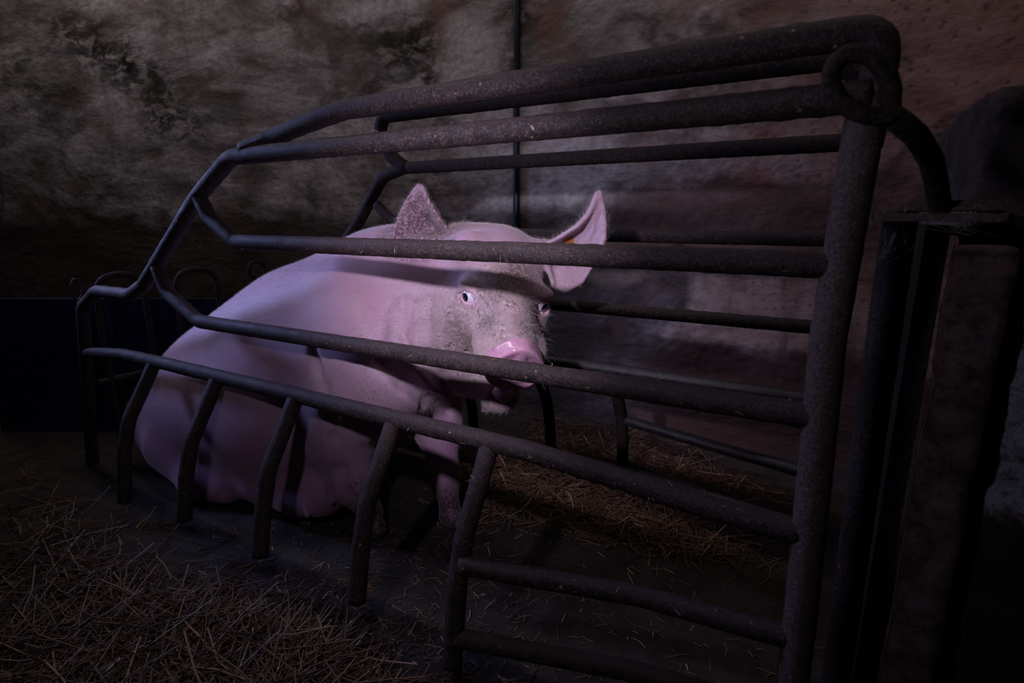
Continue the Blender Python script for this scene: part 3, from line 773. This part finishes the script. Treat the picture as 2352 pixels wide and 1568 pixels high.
lip = mesh_obj('lower_lip', v, q, WET, sow); lip['label'] = 'small pink lower lip'
if (nrm_of(v, q)*(v-v.mean(0))).sum() < 0: lip.data.flip_normals()

# eyes
def plain(name, col, rough, spec=.5, coat=0.):
    m, nt, b = new_mat(name); co = coords(nt); n = tex_noise(nt, co, 180, 3)
    c = mix(nt, ramp(nt, n, [(.4, 0), (.7, 1)]), col, tuple(x*.85 for x in col))
    nt.links.new(c, b.inputs['Base Color']); b.inputs['Roughness'].default_value = rough; b.inputs['Specular IOR Level'].default_value = spec
    b.inputs['Coat Weight'].default_value = coat; b.inputs['Coat Roughness'].default_value = .03
    return m
SCL = plain('eye_white', (.82, .78, .86), .15, .6, 1.0); IRI = plain('dark_iris', (.006, .008, .014), .08, .6, 1.0)
def uv_cap(c, axis, r, ang, nu=28, nvv=14):
    axis = nv(axis); t = nv(np.cross(axis, (0, 0, 1.0))); b_ = np.cross(axis, t); V = [c+axis*r]; Fc = []
    for i in range(1, nvv+1):
        a = ang*i/nvv
        for j in range(nu):
            th = 2*math.pi*j/nu; V.append(c+r*(axis*math.cos(a)+math.sin(a)*(t*math.cos(th)+b_*math.sin(th))))
    for j in range(nu): Fc.append((0, 1+j, 1+(j+1) % nu))
    for i in range(nvv-1):
        for j in range(nu):
            a = 1+i*nu+j; b2 = 1+i*nu+(j+1) % nu; Fc.append((a, a+nu, b2+nu, b2))
    return V, Fc
for s_, ec, o in EYES:
    c0 = ec+o*.0045
    V1, F1 = uv_cap(c0, o, .0192, math.pi*.999)
    eye = mesh_obj('eye', V1, F1, SCL, sow)
    look = nv(o+hs*(s_*.45)-hf*.1) if s_ < 0 else nv(o+hs*(s_*.22))
    V1, F1 = uv_cap(c0, look, .0196, math.radians(32))
    mesh_obj('iris', V1, F1, IRI, eye)

LASH = plain('dark_lash', (.05, .03, .03), .5)
for s_, ec, o in EYES:
    tl = nv(np.cross(o, hu)); tb = nv(np.cross(tl, o)); V1 = []; F1 = []
    for k in range(34):
        a_ = math.radians(10+160*(k+rng.random())/34); b0_ = ec+o*.0205+tl*.0195*math.cos(a_)+tb*.0135*math.sin(a_)
        d_ = nv(o*.75+tl*math.cos(a_)*.5+tb*(.75*math.sin(a_)+.1)+rng.normal(0, .18, 3)); L_ = .008+.006*rng.random()
        v_, f_ = tube_mesh(np.array([b0_, b0_+d_*L_*.5, b0_+d_*L_+tb*.0015]), np.array([.00032, .00024, .0001]), 4); n0_ = len(V1)
        V1 += v_; F1 += [tuple(i+n0_ for i in f) for f in f_]
    lo_ = mesh_obj('eyelashes', V1, F1, LASH, sow); lo_['kind'] = 'stuff'

# orange button tag in the far ear
TAGM = plain('orange_plastic', (.42, .13, .02), .5)
p = S.hit(1307, 549); r_ = ray(1307, 549); a_ = -nv(r_+np.array([.15, 0, .1])); p = p-nv(r_)*.006
t_ = nv(np.cross(a_, (0, 0, 1.0))); b_ = np.cross(a_, t_); V1 = []; F1 = []
for k, (rr, hh) in enumerate(((0.0, .0045), (.004, .0045), (.0045, .003), (.0125, .0028), (.0138, .0018), (.0138, -.002))):
    for j in range(28): V1.append(p+a_*hh+rr*(t_*math.cos(j*math.pi/14)+b_*math.sin(j*math.pi/14)))
for k in range(5):
    for j in range(28): F1.append((k*28+j, k*28+(j+1) % 28, (k+1)*28+(j+1) % 28, (k+1)*28+j))
et = mesh_obj('ear_tag', V1, F1, TAGM, sow); et['label'] = 'round orange button ear tag'

# bristles
def bristles(name, Vb, Nb, Qb, count, sel, flow, L, wdt, lift, mat, seed, curl=.3):
    r = np.random.default_rng(seed); qc = Vb[Qb].mean(1); m = sel(qc); ids = np.nonzero(m)[0]
    A = np.linalg.norm(np.cross(Vb[Qb[ids, 2]]-Vb[Qb[ids, 0]], Vb[Qb[ids, 3]]-Vb[Qb[ids, 1]]), axis=1); A /= A.sum()
    pick = r.choice(ids, count, p=A); uu = r.random((count, 2))
    a, b, c_, d = (Vb[Qb[pick, k]] for k in range(4)); u = uu[:, :1]; v = uu[:, 1:]
    P = (a*(1-u)+b*u)*(1-v)+(d*(1-u)+c_*u)*v; n = Nb[Qb[pick, 0]]
    f = flow(P); f = f-n*(f*n).sum(1)[:, None]; f /= np.linalg.norm(f, axis=1)[:, None]+1e-9
    f = f+r.normal(0, curl, f.shape)*.5; dr = n*lift+f; dr /= np.linalg.norm(dr, axis=1)[:, None]
    ln = (L*(.5+r.random(count)))[:, None]; side = np.cross(dr, n+r.normal(0, .6, n.shape)); side /= np.linalg.norm(side, axis=1)[:, None]+1e-9
    mid = P+dr*ln*.5; tip = P+dr*ln+n*(-.12)*ln*lift+np.array([0, 0, -.06])*ln
    w_ = wdt
    VV = np.concatenate([P-side*w_, P+side*w_, mid+side*w_*.7, mid-side*w_*.7, tip]); k = np.arange(count)
    q4 = np.stack([k, k+count, k+2*count, k+3*count], 1); q3 = np.stack([k+3*count, k+2*count, k+4*count], 1)
    return mesh_obj(name, VV, q4.tolist()+q3.tolist(), mat, sow)
HAIR = plain('pale_bristle', (.44, .36, .35), .5)
hc = H(0, .02, -.06)
def flow_face(P): return -np.tile(hf, (len(P), 1))*1.0+(P-hc)*3.0
def flow_body(P): return np.tile(np.array([-.85, 0, -.45]), (len(P), 1))
seen = lambda q: (q @ np.array([.35, -.9, .25])) > -10
o1 = bristles('face_bristles', V, N, Q, 17000, lambda q: (np.linalg.norm(q-hc, axis=1) < .21), flow_face, .010, .00014, .33, HAIR, 1)
o2 = bristles('body_bristles', V, N, Q, 60000, lambda q: (np.linalg.norm(q-hc, axis=1) >= .19) & (q[:, 1] < 1.25) & (q[:, 2] > .1), flow_body, .010, .00016, .35, HAIR, 2)
eL = onY(975, 520, 1.09); eR = onY(1345, 540, 1.17)
def flow_up(P): return np.tile(np.array([-.1, 0, 1.0]), (len(P), 1))
o3 = bristles('ear_bristles', V, N, Q, 5500, lambda q: ((np.linalg.norm(q-eL, axis=1) < .12) | (np.linalg.norm(q-eR, axis=1) < .12)) & (q[:, 2] > .73), flow_up, .014, .00016, .7, HAIR, 3)
o4 = bristles('whiskers', V, N, Q, 260, lambda q: (np.linalg.norm(q-H(0, .09, -.07), axis=1) < .13), lambda P: (P-hc)*3+np.array([0, 0, -.3]), .045, .00017, 1.3, HAIR, 4)
for o in (o1, o2, o3, o4): o['kind'] = 'stuff'

# ------------------------------------------------------------------ straw
def straw(name, items, label, seed):
    r = np.random.default_rng(seed); VV = []; FF = []; tone = []
    for (c, L, wd, yaw, pitch, t) in items:
        d = np.array([math.cos(yaw)*math.cos(pitch), math.sin(yaw)*math.cos(pitch), math.sin(pitch)])
        s_ = nv(np.cross(d, (0, 0, 1.0))); u_ = np.cross(s_, d)
        bend = r.normal(0, .05)*L; bu = r.normal(0, .03)*L
        P = [c-d*L/2, c+s_*bend+u_*bu, c+d*L/2]
        n0 = len(VV)
        for p_ in P:
            for k in range(4):
                a = k*math.pi/2+.785; VV.append(p_+s_*wd*math.cos(a)+u_*wd*.55*math.sin(a)); tone.append(t)
        for j in range(2):
            for k in range(4): FF.append((n0+j*4+k, n0+j*4+(k+1) % 4, n0+j*4+4+(k+1) % 4, n0+j*4+4+k))
        FF.append((n0+3, n0+2, n0+1, n0)); FF.append((n0+8, n0+9, n0+10, n0+11))
    o = mesh_obj(name, VV, FF, STRAW, smooth=False)
    at = o.data.attributes.new('tone', 'FLOAT', 'POINT'); at.data.foreach_set('value', np.array(tone, dtype=np.float32))
    return tag(o, label, 'straw', kind='stuff')
def patch(px_list, n, L, hmax, r, wd=.0016, tonemu=.45, zmin=.003, spread=None, pit=.15):
    """straws scattered over floor regions given by centre, spread, relative weight"""
    items = []
    wts = np.array([p[4] for p in px_list], float); wts /= wts.sum()
    for _ in range(n):
        cx_, cy_, sx, sy, _w = px_list[r.choice(len(px_list), p=wts)]
        x = cx_+r.normal(0, sx); y = cy_+r.normal(0, sy)
        dist = math.hypot((x-cx_)/sx, (y-cy_)/sy); h = hmax*math.exp(-dist**2/2)*r.random()
        ln = L*(.35+1.3*r.random()**1.5); pt_ = r.normal(0, pit)
        z = zmin+h+abs(math.sin(pt_))*ln/2
        items.append((np.array([x, y, z]), ln, wd*(.5+.9*r.random()), r.random()*math.pi*2, pt_, float(np.clip(r.normal(tonemu, .22), 0, 1))))
    return items
r5 = np.random.default_rng(55)
def fl(x, y): p = onZ(x, y, 0); return p[0], p[1]
def P4(x, y, sx, sy, w_): a = fl(x, y); return (a[0], a[1], sx, sy, w_)
near_list = [P4(430, 1530, .26, .05, 3), P4(600, 1500, .18, .05, 3), P4(730, 1550, .14, .05, 2), P4(180, 1500, .26, .07, 2), P4(100, 1300, .22, .12, 1.2), P4(250, 1370, .16, .06, .6), P4(300, 1600, .30, .08, 3), P4(20, 1180, .25, .14, .7)]
straw('straw_bedding', [i for i in patch(near_list, 3900, .11, .040, r5, .0018, .27, pit=.2) if i[0][1] < .74 or i[0][0] < -2.2], 'loose straw heaped on the floor in front of the crate at lower left', 1)
mid_list = [P4(1290, 1130, .16, .07, 3), P4(1440, 1200, .14, .06, 3), P4(1540, 1230, .10, .05, 1.5), P4(1160, 1100, .10, .06, 1.5), P4(1180, 1180, .12, .05, .8)]
straw('straw_bedding', patch(mid_list, 2000, .085, .018, r5, .0015, .42), 'flat drift of straw inside the crate in front of the hooves of the sow', 2)
far_list = [P4(1400, 1010, .20, .12, 3), P4(1500, 1080, .18, .08, 2), P4(1600, 1110, .15, .07, 1.5), P4(1340, 970, .22, .1, 1.5), P4(1350, 1060, .12, .08, 1)]
straw('straw_bedding', [i for i in patch(far_list, 1900, .09, .04, r5, .0016, .36, pit=.2) if 1.5 < i[0][1] < 2.0], 'straw lying beyond the far crate side at the foot of the back wall', 3)
sc_list = [P4(800, 1300, .35, .16, 2), P4(1200, 1400, .30, .12, 1.5), P4(1550, 1350, .25, .15, .8), P4(700, 1350, .2, .06, .8), P4(1000, 1500, .25, .05, 1.5), P4(1000, 1250, .2, .1, 1)]
straw('straw_scraps', patch(sc_list, 1500, .028, .001, r5, .0010, .62, .002, pit=.02), 'short straw scraps scattered over the bare mucky floor', 4)

# straw dust and scraps stuck on the bars
items = []
def on_bar(a, b, n, rr=TR):
    a = np.array(a, float); b = np.array(b, float); d = nv(b-a)
    for _ in range(n):
        t = r5.random(); th = math.radians(r5.uniform(-35, 100)); side = nv(np.cross(d, (0, 0, 1.0))); side = side if side[1] < 0 else -side; upv = nv(np.cross(side, d)); upv = upv if upv[2] > 0 else -upv
        nn = side*math.cos(th)+upv*math.sin(th)
        items.append((a+(b-a)*t+nn*(rr+.0006), r5.uniform(.003, .014), r5.uniform(.0003, .0008), r5.random()*6.28, r5.normal(0, .5), float(np.clip(r5.normal(.8, .15), 0, 1))))
on_bar((-1.5, .8, z3), (0, .8, z3), 34); on_bar((-1.4, .8, z4), (0, .8, z4), 60); on_bar((-1.0, .8, z5), (-.05, .8, .43), 60)
on_bar((-1.4, .8, z2), (0, .8, z2), 22); on_bar((-.514, .70, .254), (0, .8, .251), 24); on_bar((-.519, .71, .3), (-.519, .79, .42), 16)
o = straw('straw_scraps', items, 'tiny straw scraps stuck on the front crate bars', 5)
